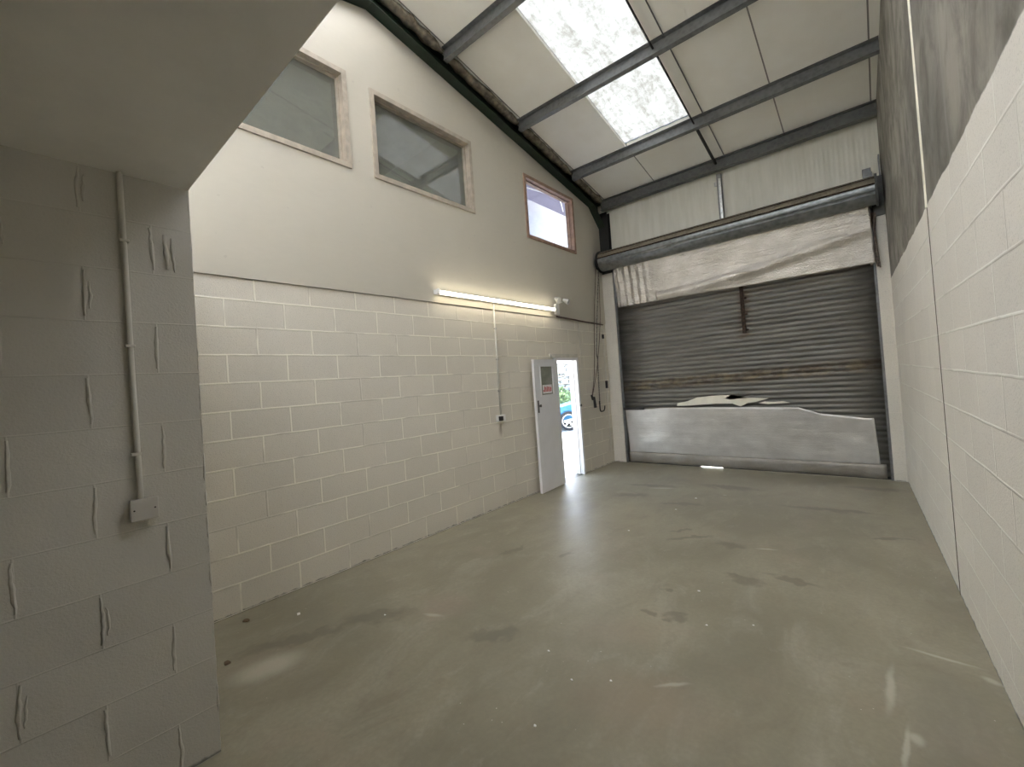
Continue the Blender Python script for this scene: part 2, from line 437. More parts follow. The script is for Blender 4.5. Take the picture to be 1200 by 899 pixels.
# right wall
bm = BM()
def rpoly(z):
    return [(wx(YB), YB), (4.9, YB), (4.9, 6.5), (wx(6.5), 6.5)]
A = []
n = 24
yy = sorted([YB + (6.5-YB)*i/n for i in range(n+1)] + [RIDGE])
for y in yy:
    A.append([bm.verts.new((wx(y), y, 0)), bm.verts.new((wx(y), y, roof_z(y)+.02)), bm.verts.new((wx(y)+.2, y, roof_z(y)+.02)), bm.verts.new((wx(y)+.2, y, 0))])
for a, b in zip(A, A[1:]):
    for k in range(4): bm.faces.new((a[k], a[(k+1) % 4], b[(k+1) % 4], b[k]))
bm.faces.new(A[0]); bm.faces.new(A[-1][::-1])
struct(obj('wall_right', bm, M['block_right']), 'white painted block wall with bare grey render at the top')
# movement joint sealant on the right wall
bm = BM(); yj = 2.93
box(bm, wx(yj)-.010, wx(yj)+.004, yj-.011, yj+.011, 2.64, roof_z(yj)-.01, .003)
tr = struct(obj('trim_1', bm, simple('cream_sealant', (.80, .77, .65), .6, namt=.08)), 'cream sealant line down the bare top of the right wall')
bm = BM(); box(bm, wx(yj)-.003, wx(yj)+.004, yj-.006, yj+.006, 0, 2.64)
struct(obj('trim_2', bm, simple('open_joint', (.17, .15, .12), .9)), 'open movement joint down the white part of the right wall')

# front wall: two painted piers, cladding above them
bm = BM()
PZ = 3.60
box(bm, 0, .235, DY, 6.5, 0, PZ)
box(bm, 4.055, wx(6.3)+.02, DY, 6.5, 0, 3.50)
wf = struct(obj('wall_front', bm, M['block_pier']), 'painted piers either side of the roller shutter')
bm = BM(); box(bm, -.1, 4.35, 6.40, 6.5, 3.45, roof_z(6.4)+.02)
obj('cladding', bm, M['cladding'], wf)
bm = BM(); box(bm, .235, 4.055, 6.44, 6.5, 3.3, 3.6); obj('lintel', bm, M['purlin'], wf)
bm = BM(); box(bm, -.14, 4.9, YB-.15, YB, 0, roof_z(YB)+.1)
struct(obj('wall_back', bm, M['board']), 'plain back wall behind the viewer')

# foreground wall with raised pointing beads, and the soffit over it
bm = BM()
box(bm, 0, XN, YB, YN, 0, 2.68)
rnd = random.Random(3)
def bead(y, z0, z1, r=.008):
    n = 9; pts = []; rr = []
    for i in range(n):
        t = i/(n-1)
        pts.append((XN + .0005, y + rnd.uniform(-.0025, .0025) + .004*math.sin(t*3+z0*9), z0+(z1-z0)*t))
        rr.append(r*(.55+.45*math.sin(PI*min(1, max(0, t*1.1))))*rnd.uniform(.75, 1.2))
    tube(bm, pts, rr, 8)
for j in range(12):
    for k in range(-8, 1):
        if (k-j) % 2: continue
        y = -.680 + k*.225
        if y > YN-.04 or y < -2.2: continue
        bead(y, j*.225+.02, min(2.67, (j+1)*.225-.015), .0075)
        if rnd.random() < .4: bead(y+.016, j*.225+.05, (j+1)*.225-.06, .005)
bead(-.63, 2.28, 2.44, .009); bead(-.605, 2.27, 2.43, .007)      # smeared mortar near the top
# ragged arris: lumps of paint and mortar down the corner
zz = .02
while zz < 2.64:
    L = rnd.uniform(.03, .16); e = rnd.choice((.0015, .002, .003, .0055))
    n_ = 6
    tube(bm, [(XN-.0015, YN-.0005+rnd.uniform(-.0015, .0015), min(2.679, zz+L*k/n_)) for k in range(n_+1)], [.0012+e*rnd.uniform(.3, 1) if 0 < k < n_ else .001 for k in range(n_+1)], 6)
    zz += L + rnd.uniform(0, .07)
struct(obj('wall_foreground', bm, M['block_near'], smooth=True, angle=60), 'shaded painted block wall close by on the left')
bm = BM(); box(bm, 0, 4.75, YB, YN, 2.68, 2.83)
struct(obj('ceiling_soffit', bm, M['soffit']), 'grey painted underside of the mezzanine overhead')

# sloping lined roof with rooflight openings
bm = BM()
def slope_strip(x0, x1, y0, y1, t=.08):
    a = [(x0, y0), (x1, y0), (x1, y1), (x0, y1)]
    lo = [bm.verts.new((x, y, roof_z(y))) for x, y in a]; hi = [bm.verts.new((x, y, roof_z(y)+t)) for x, y in a]
    for k in range(4): bm.faces.new((lo[k], lo[(k+1) % 4], hi[(k+1) % 4], hi[k]))
    bm.faces.new(lo[::-1]); bm.faces.new(hi)
RLY = 5.17
RLT = 2.45
slope_strip(1.17, 2.165, RIDGE, RLT)
slope_strip(2.165, 3.3, RIDGE, 6.6); slope_strip(3.3, 4.2, 3.0, 6.6); slope_strip(4.2, 4.9, RIDGE, 6.6)
slope_strip(-.14, .25, RIDGE, 6.6); slope_strip(.25, 1.05, 1.5, 6.6); slope_strip(1.05, 1.17, RIDGE, 6.6)
slope_strip(1.17, 2.165, RLY, 6.6)
XS = [(.3, 1.35), (1.45, 2.5), (2.6, 3.5)]  # openings added on the unseen back slope to let in more light
xp = -.14
for xa, xb in XS + [(4.9, 4.9)]:
    slope_strip(xp, xa, YB-.15, RIDGE); xp = xb
for xa, xb in XS:
    slope_strip(xa, xb, YB-.15, -4.2); slope_strip(xa, xb, -1.2, RIDGE)
ce = struct(obj('ceiling', bm, M['ceiling']), 'sloping roof lined with off-white ribbed panels')
RLS = [(1.17, 2.165, RLT, RLY, 'dirty translucent rooflight above the middle of the roof slope')] + [(xa, xb, -4.2, -1.2, None) for xa, xb in XS] + [(3.3, 4.2, RIDGE, 3.0, None), (.25, 1.05, RIDGE, 1.5, None)]  # all but the first are added out of view to brighten the room
for i, (x0, x1, y0, y1, lb) in enumerate(RLS):
    bm = BM()
    nx = 24
    v0 = []; v1 = []
    for k in range(nx+1):
        x = x0 + (x1-x0)*k/nx; d = .05 + .004*math.sin(k*PI/3)
        v0.append(bm.verts.new((x, y0, roof_z(y0)+d))); v1.append(bm.verts.new((x, y1, roof_z(y1)+d)))
    for k in range(nx): bm.faces.new((v0[k], v0[k+1], v1[k+1], v1[k]))
    o = obj('rooflight', bm, M['rooflight'] if lb else M['rooflight_added'], ce)
    if lb: o['label'] = lb

# purlins: Z sections across the room
def zed(bm, y, x0, x1, d=.145, fl=.055, t=.006):
    z = roof_z(y)
    th = math.atan(.203)
    prof = [(-fl, 0), (0, 0), (0, -d+t), (fl, -d+t), (fl, -d), (-t, -d), (-t, -t), (-fl, -t)]
    # web leans square to the slope
    pr = [(y + (u*math.cos(th) + v*math.sin(th)*1), z + (-u*math.sin(th)+v*math.cos(th))) for u, v in prof]
    prism(bm, pr, 0, x0, x1)
PL = []
for y in (2.43, 3.82, 5.22):
    bm = BM(); zed(bm, y, .152, wx(y)-.002)
    o = obj('roof_purlin', bm, M['purlin'])
    PL.append((y, o))
for (y, o), lb in zip(PL, ('grey steel roof purlin highest up the slope, farthest from the shutter', 'grey steel roof purlin crossing the middle of the bright rooflight', 'grey steel roof purlin along the lower end of the rooflight')):
    tag(o, lb, 'purlin', 'steel roof purlins')
bm = BM()
y = 6.24; z = roof_z(y)
prism(bm, [(y-.05, z), (y, z), (y, z-.16), (y+.055, z-.16), (y+.055, z-.185), (y-.012, z-.185), (y-.012, z-.02), (y-.05, z-.02)], 0, .12, wx(y))
prism(bm, [(y-.012, z-.185), (y-.05, z-.185), (y-.05, z-.178), (y-.012, z-.178)], 0, .12, wx(y))
tag(obj('eaves_beam', bm, M['eaves']), 'dark grey steel eaves beam above the front cladding panel', 'beam')
# sag bars
def sag(x, y0, y1, label):
    bm = BM()
    za, zb_ = roof_z(y0)-.075, roof_z(y1)-.075
    box(bm, x-.018, x+.018, y0+.008, y1-.008, za-.003, za+.003)
    for v in bm.verts: v.co.z += (v.co.y-y0)*-.203
    bm2 = bm
    box(bm2, x+.012, x+.018, y0+.008, y1-.008, za-.003, za+.033)
    for v in bm2.verts[-8:] if False else []: pass
    return tag(obj('sag_bar', bm, M['rod']), label, 'tie bar', 'sag bars between the purlins')
def sagbar(x, y0, y1, label, r=.012):
    bm = BM()
    tube(bm, [(x, y0+.01, roof_z(y0)-.07), (x, y1-.012, roof_z(y1)-.07)], r, 8)
    return tag(obj('sag_bar', bm, M['rod']), label, 'tie bar', 'sag bars between the purlins')
sagbar(2.20, 2.43, 3.82, 'thin dark tie bar beside the right edge of the upper rooflight bay')
sagbar(2.20, 3.82, 5.22, 'thin dark tie bar beside the right edge of the lower rooflight bay')
sagbar(2.20, 5.22, 6.24, 'thick dark tie bar between the lowest purlin and the eaves beam', .022)

bm = BM()
tube(bm, [(2.34, y_, roof_z(y_)-.012) for y_ in (2.2, 3.0, 4.0, 5.0, 6.2)], .008, 6)
tag(obj('roof_cable', bm, M['purlin']), 'thin grey cable clipped to the roof lining beside the tie bars', 'cable')
# green portal rafter on the left wall
def zr(y): return 6.035 - .2034*y      # underside
t = thing('portal_rafter', 'dark green steel rafter sloping along the top of the left wall', 'rafter', (0, RIDGE, 5.5))
bm = BM()
bot = [(RIDGE, 5.50), (1.45, 5.73), (5.93, zr(5.93)), (6.27, 4.50), (6.27, 4.05), (6.40, 4.05), (6.40, roof_z(6.4)-.02), (RIDGE-.1, roof_z(RIDGE)-.04)]
for (a, b), (c, d) in zip(bot[:4], bot[1:4]):
    prism(bm, [(a, b), (c, d), (c, roof_z(c)-.02), (a, roof_z(a)-.02)], 0, .0155, .03)
obj('web', bm, M['green'], t)
bm = BM()
def flange(bm, pts, w, th=.012, x0=.0155):
    for (a, b), (c, d) in zip(pts, pts[1:]):
        L = math.hypot(c-a, d-b); nx_, nz_ = -(d-b)/L*th, (c-a)/L*th
        prism(bm, [(a, b), (c, d), (c+nx_, d+nz_), (a+nx_, b+nz_)], 0, x0, w)
flange(bm, [(RIDGE-.1, 5.50), (1.45, 5.73), (5.93, zr(5.93)), (6.265, 4.50)], .15)
obj('bottom_flange', bm, M['green'], t)
bm = BM()
flange(bm, [(1.2, zr(1.2)+.19), (6.3, zr(6.3)+.19)], .10); obj('top_flange', bm, M['green'], t)
t = thing('steel_column', 'black steel column in the corner above the left shutter pier', 'column', (.1, 6.33, 3.6))
bm = BM(); box(bm, .0155, .20, 6.275, 6.287, 3.6, 4.78); box(bm, .0155, .20, 6.388, 6.399, 3.6, 4.78); obj('flange', bm, M['black'], t)
bm = BM(); box(bm, .10, .112, 6.287, 6.388, 3.6, 4.78); obj('web', bm, M['black'], t)

# ragged expanding foam between the rafter and the liner
def foam(y0, y1, label, seed):
    r = random.Random(seed); bm = BM()
    n = int((y1-y0)/.05); seg = 10; rings = []
    for i in range(n+1):
        y = y0+(y1-y0)*i/n
        env = min(1, i/3, (n-i)/3)*.6+.4
        w = .055*env*(1+.5*noise.noise(Vector((y*3, seed, 0)))) + .02*r.random()
        h = .045*env*(1+.5*noise.noise(Vector((y*4, seed, 5))))
        zc = roof_z(y)-.045
        ring = []
        for k in range(seg):
            a = 2*PI*k/seg
            q = 1+.25*noise.noise(Vector((y*9, math.cos(a)*2, math.sin(a)*2+seed)))
            ring.append(bm.verts.new((.138+w*q*math.cos(a), y, min(roof_z(y)-.001, zc+h*q*math.sin(a)))))
        rings.append(ring)
    for a, b in zip(rings, rings[1:]):
        for k in range(seg): bm.faces.new((a[k], a[(k+1) % seg], b[(k+1) % seg], b[k]))
    bm.faces.new(rings[0]); bm.faces.new(rings[-1][::-1])
    tag(obj('foam_seal', bm, M['foam'], smooth=True), label, 'insulation', 'ragged foam along the rafter')
foam(1.0, 2.40, 'ragged brown foam strip above the rafter, highest one beyond the top purlin', 1)
foam(2.46, 3.79, 'ragged brown foam strip above the rafter between the two upper purlins', 2)
foam(3.85, 5.19, 'ragged brown foam strip above the rafter beside the lower rooflight bay', 3)
foam(5.25, 6.20, 'ragged brown foam strip above the rafter in the lowest roof bay', 4)

# post on the front cladding
t = thing('cladding_post', 'narrow galvanised steel post on the front panel below the eaves beam', 'post', (2.20, 6.37, 3.9))
bm = BM(); box(bm, 2.165, 2.235, 6.35, 6.399, 3.9, 4.80, .002); obj('post', bm, M['purlin'], t)
bm = BM(); box(bm, 2.19, 2.225, 6.343, 6.351, 3.9, 4.72); obj('bright_strip', bm, M['galv'], t)['label'] = 'bright galvanised strip'
bm = BM(); box(bm, 2.12, 2.17, 6.36, 6.399, 4.62, 4.68, .003); obj('bracket', bm, M['galv'], t)

# ------------------------------------------------------------------ windows in the boarding
def window(i, mat, depth=.035, fw=.05, sill=True):
    y0, y1, z0, z1 = WIN[i-1]
    t = struct(empty('window_%d' % i, (0, (y0+y1)/2, z0)))
    bm = BM()
    xo = X1+depth*.5
    a = .04
    box(bm, X0+.03, xo, y0-.012, y0+a, z0-.012, z1+.012, .003); box(bm, X0+.03, xo, y1-a, y1+.012, z0-.012, z1+.012, .003)
    box(bm, X0+.03, xo, y0+a, y1-a, z0-.012, z0+a, .003); box(bm, X0+.03, xo, y0+a, y1-a, z1-a, z1+.012, .003)
    # thin inner stop set back
    b = a+.014
    for s in ((y0+a, y0+b, z0+a, z1-a), (y1-b, y1-a, z0+a, z1-a), (y0+b, y1-b, z0+a, z0+b), (y0+b, y1-b, z1-b, z1-a)):
        box(bm, X0+.04, X1-.05, *s)
    obj('window_frame', bm, mat, t)
    bm = BM(); box(bm, -.085, -.079, y0+a, y1-a, z0+a, z1-a); obj('window_pane', bm, M['glass'] if i < 3 else M['glass_clear'], t)
    return t
window(1, M['cream_frame'])['label'] = 'internal window partly hidden by the mezzanine edge'
window(2, M['cream_frame'])['label'] = 'internal window reflecting the rooflight'
window(3, M['pink_frame'])['label'] = 'bright internal window nearest the shutter'
# rooms behind the boarding
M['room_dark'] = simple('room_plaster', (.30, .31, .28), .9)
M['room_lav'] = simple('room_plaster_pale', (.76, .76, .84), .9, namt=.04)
bm = BM()
def shell(x0, x1, y0, y1, z0, z1, t=.06, hole=None):
    box(bm, x0-t, x0, y0-t, y1+t, z0-t, z1+t); 
    box(bm, x0, x1, y0-t, y0, z0-t, z1+t); box(bm, x0, x1, y1, y1+t, z0-t, z1+t)
    box(bm, x0, x1, y0, y1, z1, z1+t); box(bm, x0, x1, y0, y1, z0-t, z0)
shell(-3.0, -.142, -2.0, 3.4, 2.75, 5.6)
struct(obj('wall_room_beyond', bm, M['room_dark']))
bm = BM()
# small pale room over the doorway, daylit through outer openings and an added rooflight
x0, x1, y0, y1, z0, z1, tt = -1.25, -.142, 3.7, 8.2, 2.06, 5.35, .06
box(bm, x0, x1, y0-tt, y0, z0, z1); box(bm, x0, x1, y1, y1+tt, z0, z1); box(bm, x0-tt, x1, y0-tt, y1+tt, z0-tt, z0)
box(bm, x0-tt, x0, y0-tt, y1+tt, z0, 3.7)
for ya, yb in ((y0-tt, 3.9), (4.9, 5.2), (6.2, 6.5), (7.7, y1+tt)): box(bm, x0-tt, x0, ya, yb, 3.7, 4.5)
box(bm, x0-tt, x0, y0-tt, y1+tt, 4.5, z1)
ob = struct(obj('wall_room_over_door', bm, M['room_lav']))
bm = BM(); box(bm, x0-tt, x1, y0-tt, y1+tt, z1, z1+.01); obj('rooflight', bm, rooflight_mat('added_room_rooflight', (.22, .21, .245), (.25, .24, .28)), ob)  # translucent roof added to make the room look bright through its window
bm = BM()
tube(bm, [(-1.0, 4.9, 5.33), (-.5, 7.2, 5.33)], .012, 6); tube(bm, [(-.45, 5.6, 5.33), (-1.1, 6.8, 5.33)], .012, 6)
obj('ceiling_batten', bm, M['white_plastic'], ob)

# ------------------------------------------------------------------ door
dt = struct(empty('door_1', (0, 4.8, 0)), 'white side door standing open against the block wall')
bm = BM()
y0, y1, zt = DOOR
fw = .045
box(bm, -.145, .022, y0-.015, y0+fw-.015, 0, zt+.02, .003); box(bm, -.145, .022, y1-fw+.015, y1+.025, 0, zt+.02, .003)
box(bm, -.145, .022, y0+fw-.015, y1-fw+.015, zt-.03, zt+.02, .003)
box(bm, -.07, -.05, y0+fw-.015, y0+fw-.003, 0, zt-.03); box(bm, -.07, -.05, y1-fw+.003, y1-fw+.015, 0, zt-.03)
obj('door_frame', bm, M['door_white'], dt)
bm = BM(); box(bm, .0, .03, y0-.10, y1+.01, zt+.015, zt+.075, .004); obj('door_head', bm, simple('head_paint', (.6, .57, .5), .6), dt)
# leaf: hinged on the jamb away from the shutter, folded back
ang = math.radians(4)       # away from the wall
HL = Vector((.055, 4.42, 0)); LW = .66
def leafP(u, n, z):   # u along leaf from hinge, n = out of wall
    d = Vector((math.sin(ang), -math.cos(ang), 0)); nn = Vector((math.cos(ang), math.sin(ang), 0))
    return HL + d*u + nn*n + Vector((0, 0, z))
def lbox(bm, u0, u1, n0, n1, z0, z1):
    vs = [bm.verts.new(leafP(u, n, z)) for u in (u0, u1) for n in (n0, n1) for z in (z0, z1)]
    for f in ((0, 1, 3, 2), (4, 6, 7, 5), (0, 4, 5, 1), (2, 3, 7, 6), (0, 2, 6, 4), (1, 5, 7, 3)): bm.faces.new([vs[i] for i in f])
VW = (.15, .50, 1.43, 1.86)
bm = BM()
T = .04
lbox(bm, 0, VW[0], 0, T, .012, 1.965); lbox(bm, VW[1], LW, 0, T, .012, 1.965)
lbox(bm, VW[0], VW[1], 0, T, .012, VW[2]); lbox(bm, VW[0], VW[1], 0, T, VW[3], 1.965)
obj('door_leaf', bm, M['door_white'], dt)
leaf = dt.children[-1] if False else [o for o in C.objects if o.name.startswith('door_leaf')][0]
bm = BM(); lbox(bm, VW[0], VW[1], .016, .022, VW[2], VW[3]); obj('vision_panel', bm, M['glass_door'], leaf)
bm = BM()
for s in ((VW[0]-.018, VW[0]+.004, VW[2]-.018, VW[3]+.018), (VW[1]-.004, VW[1]+.018, VW[2]-.018, VW[3]+.018), (VW[0], VW[1], VW[2]-.02, VW[2]+.004), (VW[0], VW[1], VW[3]-.004, VW[3]+.018)):
    lbox(bm, s[0], s[1], T-.002, T+.008, s[2], s[3])
obj('glazing_bead', bm, M['door_white'], leaf)
bm = BM(); lbox(bm, .18, .44, .0225, .024, 1.45, 1.58); obj('notice', bm, M['paper'], leaf)['label'] = 'white notice with red print behind the glass'
bm = BM()
rr = random.Random(5)
for k in range(7):
    u = .20+.035*k; h = rr.uniform(.03, .085)
    lbox(bm, u, u+.022, .0242, .0250, 1.475, 1.475+h)
obj('notice_print', bm, M['red'], leaf)
bm = BM(); lbox(bm, .60, .632, T, T+.006, 1.18, 1.36); lbox(bm, .606, .626, T+.005, T+.045, 1.27, 1.29); lbox(bm, .60, .624, T+.035, T+.05, 1.262, 1.30)
obj('door_handle', bm, M['chain'], leaf)
bm = BM()
for z in (.25, 1.0, 1.75): tube(bm, [(.045, 4.435, z), (.045, 4.435, z+.09)], .008, 8)
obj('hinge', bm, M['galv'], dt)
bm = BM(); tube(bm, [(.03, 5.135, 1.18), (.045, 5.135, 1.18)], .022, 12); obj('keep', bm, M['chain'], dt)

# ------------------------------------------------------------------ roller shutter
t = thing('roller_shutter', 'closed grey steel roller shutter filling the front wall', 'roller shutter', (2.15, 6.33, 0))
bm = BM()
pitch = .077; z = .035; SX0, SX1 = .225, 4.065; ys_ = 6.33
prof = []
while z < 3.62:
    for k in range(8):
        a = k/8
        prof.append((ys_ - .016*math.sin(PI*min(1, a/.86)) if a < .86 else ys_+.004, z + pitch*a))
    z += pitch
nx = 8
cols = []
for i in range(nx+1):
    x = SX0 + (SX1-SX0)*i/nx
    cols.append([bm.verts.new((x, y, zz)) for y, zz in prof])
for a, b in zip(cols, cols[1:]):
    for k in range(len(prof)-1): bm.faces.new((a[k], b[k], b[k+1], a[k+1]))
o = obj('curtain', bm, M['slats'], t, smooth=True, angle=35)
s = o.modifiers.new('thick', 'SOLIDIFY'); s.thickness = .003; s.offset = 1
bm = BM()
Rr = .18; yc, zc = 6.075, 3.79
n = 72; ring0 = []; ring1 = []
for k in range(n):
    a = 2*PI*k/n
    r = Rr + .003*abs(math.sin(a*6.5)) - .002
    if any(abs(a-q) < .06 for q in (2.35, 2.95, 3.55)): r -= .014
    ring0.append(bm.verts.new((.135, yc+r*math.cos(a), zc+r*math.sin(a)))); ring1.append(bm.verts.new((4.10, yc+r*math.cos(a), zc+r*math.sin(a))))
for k in range(n):
    f = bm.faces.new((ring0[k], ring0[(k+1) % n], ring1[(k+1) % n], ring1[k]))
    a = 2*PI*(k+.5)/n
    f.material_index = 2 if (2.27 < a < 2.44 or 2.86 < a < 3.0) else 1 if 1.7 < a < 3.0 else 0
bm.faces.new(ring0[::-1]); bm.faces.new(ring1)
obj('rolled_curtain', bm, [M['rollsteel'], M['rollbrown'], M['rust']], t, smooth=True, angle=20)
for x0, lb in ((.105, None), (4.105, None)):
    bm = BM(); tube(bm, [(x0, yc, zc), (x0+.022, yc, zc)], .205, 32)
    box(bm, x0+.002, x0+.018, yc, 6.26 if x0 < 1 else 6.33, zc-.12, zc+.12)
    obj('end_plate', bm, M['black'] if x0 < 1 else M['eaves'], t)
bm = BM(); tube(bm, [(.03, yc, zc), (.106, yc, zc)], .05, 16); tube(bm, [(.06, yc-.02, zc-.02), (.09, yc-.02, zc-.02)], .13, 24)
obj('chain_wheel', bm, M['black'], t)
for x0, x1 in ((.218, .275), (4.025, 4.075)):
    bm = BM(); box(bm, x0, x1, 6.285, 6.30, 0.0, 3.6); box(bm, x0, x1, 6.355, 6.37, 0, 3.6)
    if x0 < 1: box(bm, x0, x0+.012, 6.30, 6.355, 0, 3.6)
    else: box(bm, x1-.012, x1, 6.30, 6.355, 0, 3.6)
    obj('guide_rail', bm, M['purlin'], t)
bm = BM(); box(bm, .24, 1.58, 6.31, 6.35, .004, .04, .002); box(bm, 1.58, 1.93, 6.31, 6.35, .022, .04); box(bm, 1.93, 4.06, 6.31, 6.35, .004, .04, .002)
obj('bottom_rail', bm, M['rod'], t)
bm = BM()
box(bm, 2.385, 2.44, 6.285, 6.305, 2.17, 3.0, .003)
for zz in (2.2, 2.45, 2.7, 2.9): box(bm, 2.43, 2.475, 6.29, 6.305, zz, zz+.03)
obj('rusty_bar', bm, M['rust'], t)['label'] = 'rusty upright bar bolted to the slats'
bm = BM(); box(bm, .26, .66, 6.26, 6.30, .985, 1.03, .004); obj('lock_bar', bm, M['dark_plastic'], t)
# galvanised end bracket above the right pier
tt_ = thing('roller_bracket', 'galvanised steel bracket plate at the right end of the shutter roll', 'bracket', (4.14, 6.2, 3.5))
bm = BM(); box(bm, 4.06, 4.186, 6.24, 6.252, 3.50, 4.02, .002); obj('plate', bm, M['eaves'], tt_)
bm = BM(); box(bm, 4.06, 4.175, 6.253, 6.398, 3.51, 3.53); box(bm, 4.16, 4.175, 6.253, 6.398, 3.53, 4.3); obj('angle', bm, M['purlin'], tt_)
bm = BM(); box(bm, 3.99, 4.08, 6.253, 6.34, 4.04, 4.16, .006); box(bm, 4.04, 4.09, 6.24, 6.25, 3.98, 4.10); obj('end_block', bm, M['purlin'], tt_)
# frayed rag of old tape hanging under the bracket
bm = BM()
for k in range(9):
    x = 3.99+.012*k; L = .5+.25*rr.random()
    tube(bm, smooth_path([(x, 6.23, 3.55), (x+rr.uniform(-.02, .02), 6.20+rr.uniform(-.01, .01), 3.55-L*.5), (x+rr.uniform(-.03, .04), 6.22, 3.55-L)], 5), rr.uniform(.006, .014), 6)
tag(obj('frayed_draught_strip', bm, M['rope']), 'frayed brown draught strip hanging at the top right of the shutter', 'draught strip')

# foil sheets
def sheet(name, outline_top, outline_bot, y, mat, amp, label, cat, nx=90, nz=26, freq=(2.0, 5.0), seed=0, drape=None):
    """curtain between two polylines (x, z), gently rippled"""
    def ev(pl, u):
        x = pl[0][0]+(pl[-1][0]-pl[0][0])*u
        for (a, b), (c, d) in zip(pl, pl[1:]):
            if a <= x <= c+1e-9: return x, b+(d-b)*((x-a)/(c-a) if c > a else 0)
        return x, pl[-1][1]
    bm = BM(); g = []
    for i in range(nx+1):
        u = i/nx; tx, tz = ev(outline_top, u); bx, bz = ev(outline_bot, u)
        col = []
        for j in range(nz+1):
            v = j/nz
            x = tx+(bx-tx)*v; zz = tz+(bz-tz)*v
            d = noise.noise(Vector((x*freq[0], zz*freq[1], seed)))*amp + noise.noise(Vector((x*freq[0]*3.1, zz*freq[1]*2.2, seed+7)))*amp*.35
            if drape: d += drape(x, zz, u, v)
            col.append(bm.verts.new((x, y - abs(amp)*1.2 + d, zz)))
        g.append(col)
    for a, b in zip(g, g[1:]):
        for j in range(nz): bm.faces.new((a[j], a[j+1], b[j+1], b[j]))
    o = obj(name, bm, mat, smooth=True)
    s = o.modifiers.new('thick', 'SOLIDIFY'); s.thickness = .004; s.offset = 0
    return tag(o, label, cat)
def updrape(x, z, u, v):
    # gathered pleats at the left end, a long diagonal swag to the right
    p = .022*math.sin(x*48)*max(0, 1-u*4.5)
    sw = .035*math.exp(-((z-(2.98+.36*(max(0, u-.25)/.75)**1.6))/.07)**2)*(u > .2)
    return -p*1.4 - 1.8*sw - .005*math.sin(z*62+x*1.5)*max(0, 1-v*1.6)*min(1, (u-.2)*4 if u > .2 else 0)*.8 + .10*v
sheet('foil_sheet', [(.33, 3.63), (4.03, 3.63)], [(.335, 2.905), (4.05, 2.885)], 6.13, M['foil_up'], .016,
      'silver bubble foil sheet hanging across the top of the shutter', 'insulation sheet', 160, 30, drape=updrape)
top = [(.29, 1.0), (.66, .995), (1.0, 1.02), (2.0, 1.01), (3.05, .99), (3.3, .90), (3.6, .86), (3.8, .83), (3.90, .83)]
sheet('foil_sheet', top, [(.33, .19), (3.93, .20)], 6.285, M['foil_low'], .008,
      'silver bubble foil sheet taped across the bottom of the shutter', 'insulation sheet', 140, 26, seed=3)
bm = BM()
g = []
for i in range(81):
    u = i/80; x = .32+3.67*u
    ring = []
    for k in range(9):
        a = -PI*.5 + PI*k/8
        r = 1+.15*noise.noise(Vector((x*3, k, 2)))
        ring.append(bm.verts.new((x, 6.275-.028*math.cos(a)*r, .118+.092*math.sin(a)*(1+.08*noise.noise(Vector((x*2, 9, k*.1)))))))
    g.append(ring)
for a, b in zip(g, g[1:]):
    for k in range(8): bm.faces.new((a[k], a[k+1], b[k+1], b[k]))
o = obj('foil_roll', bm, M['foil_fold'], smooth=True)
o.modifiers.new('thick', 'SOLIDIFY').thickness = .003
tag(o, 'dusty folded foil along the very bottom of the shutter', 'insulation roll')
def torn(pts, label):
    bm = BM(); prism(bm, pts, 1, 6.262, 6.272)
    tag(obj('torn_foam_backing', bm, M['cream_foil']), label, 'insulation scrap', 'torn cream scraps above the lower foil')
torn([(1.27, 1.045), (1.28, 1.09), (1.45, 1.12), (1.62, 1.18), (1.85, 1.20), (2.15, 1.205), (2.05, 1.155), (2.12, 1.13), (2.40, 1.15), (2.68, 1.135), (2.50, 1.085), (2.38, 1.07), (2.28, 1.015), (2.16, 1.065), (1.9, 1.07), (1.5, 1.05)],
     'large torn cream foam scrap along the top of the lower foil')
torn([(2.53, 1.062), (2.62, 1.088), (2.74, 1.078), (2.86, 1.085), (2.95, 1.06), (2.8, 1.052), (2.66, 1.045), (2.60, 1.055)], 'small torn cream foam scrap, the right one of the two')

# ropes and chains under the left end of the roll
def ropeobj(name, pts, r, mat, label, cat, group=None, n=8):
    bm = BM(); tube(bm, smooth_path(pts, n), r, 8)
    return tag(obj(name, bm, mat, smooth=True), label, cat, group)
t = thing('pull_rope', 'brown rope loop with a dark handle, nearest the side door', 'rope', (.07, 5.5, 1.3))
bm = BM(); tube(bm, smooth_path([(.075, 5.93, 3.66), (.05, 5.78, 2.7), (.04, 5.72, 2.1), (.045, 5.62, 1.6), (.05, 5.50, 1.31)], 8), .007, 8)
tube(bm, smooth_path([(.075, 6.03, 3.62), (.06, 5.98, 2.7), (.05, 5.80, 1.95), (.05, 5.66, 1.6), (.055, 5.51, 1.31)], 8), .006, 8)
obj('rope', bm, M['rope'], t, smooth=True)
bm = BM(); tube(bm, [(.05, 5.49, 1.33), (.055, 5.51, 1.24)], [.02, .016], 10); tube(bm, [(.06, 5.55, 1.29), (.06, 5.575, 1.10)], [.02, .028], 10); tube(bm, [(.05, 5.50, 1.29), (.06, 5.57, 1.28)], .014, 8)
obj('handle', bm, M['dark_plastic'], t)
t = thing('hand_chain', 'dark hanging chain ending in a hook beside the left shutter pier', 'chain', (.07, 5.8, 1.0))
bm = BM()
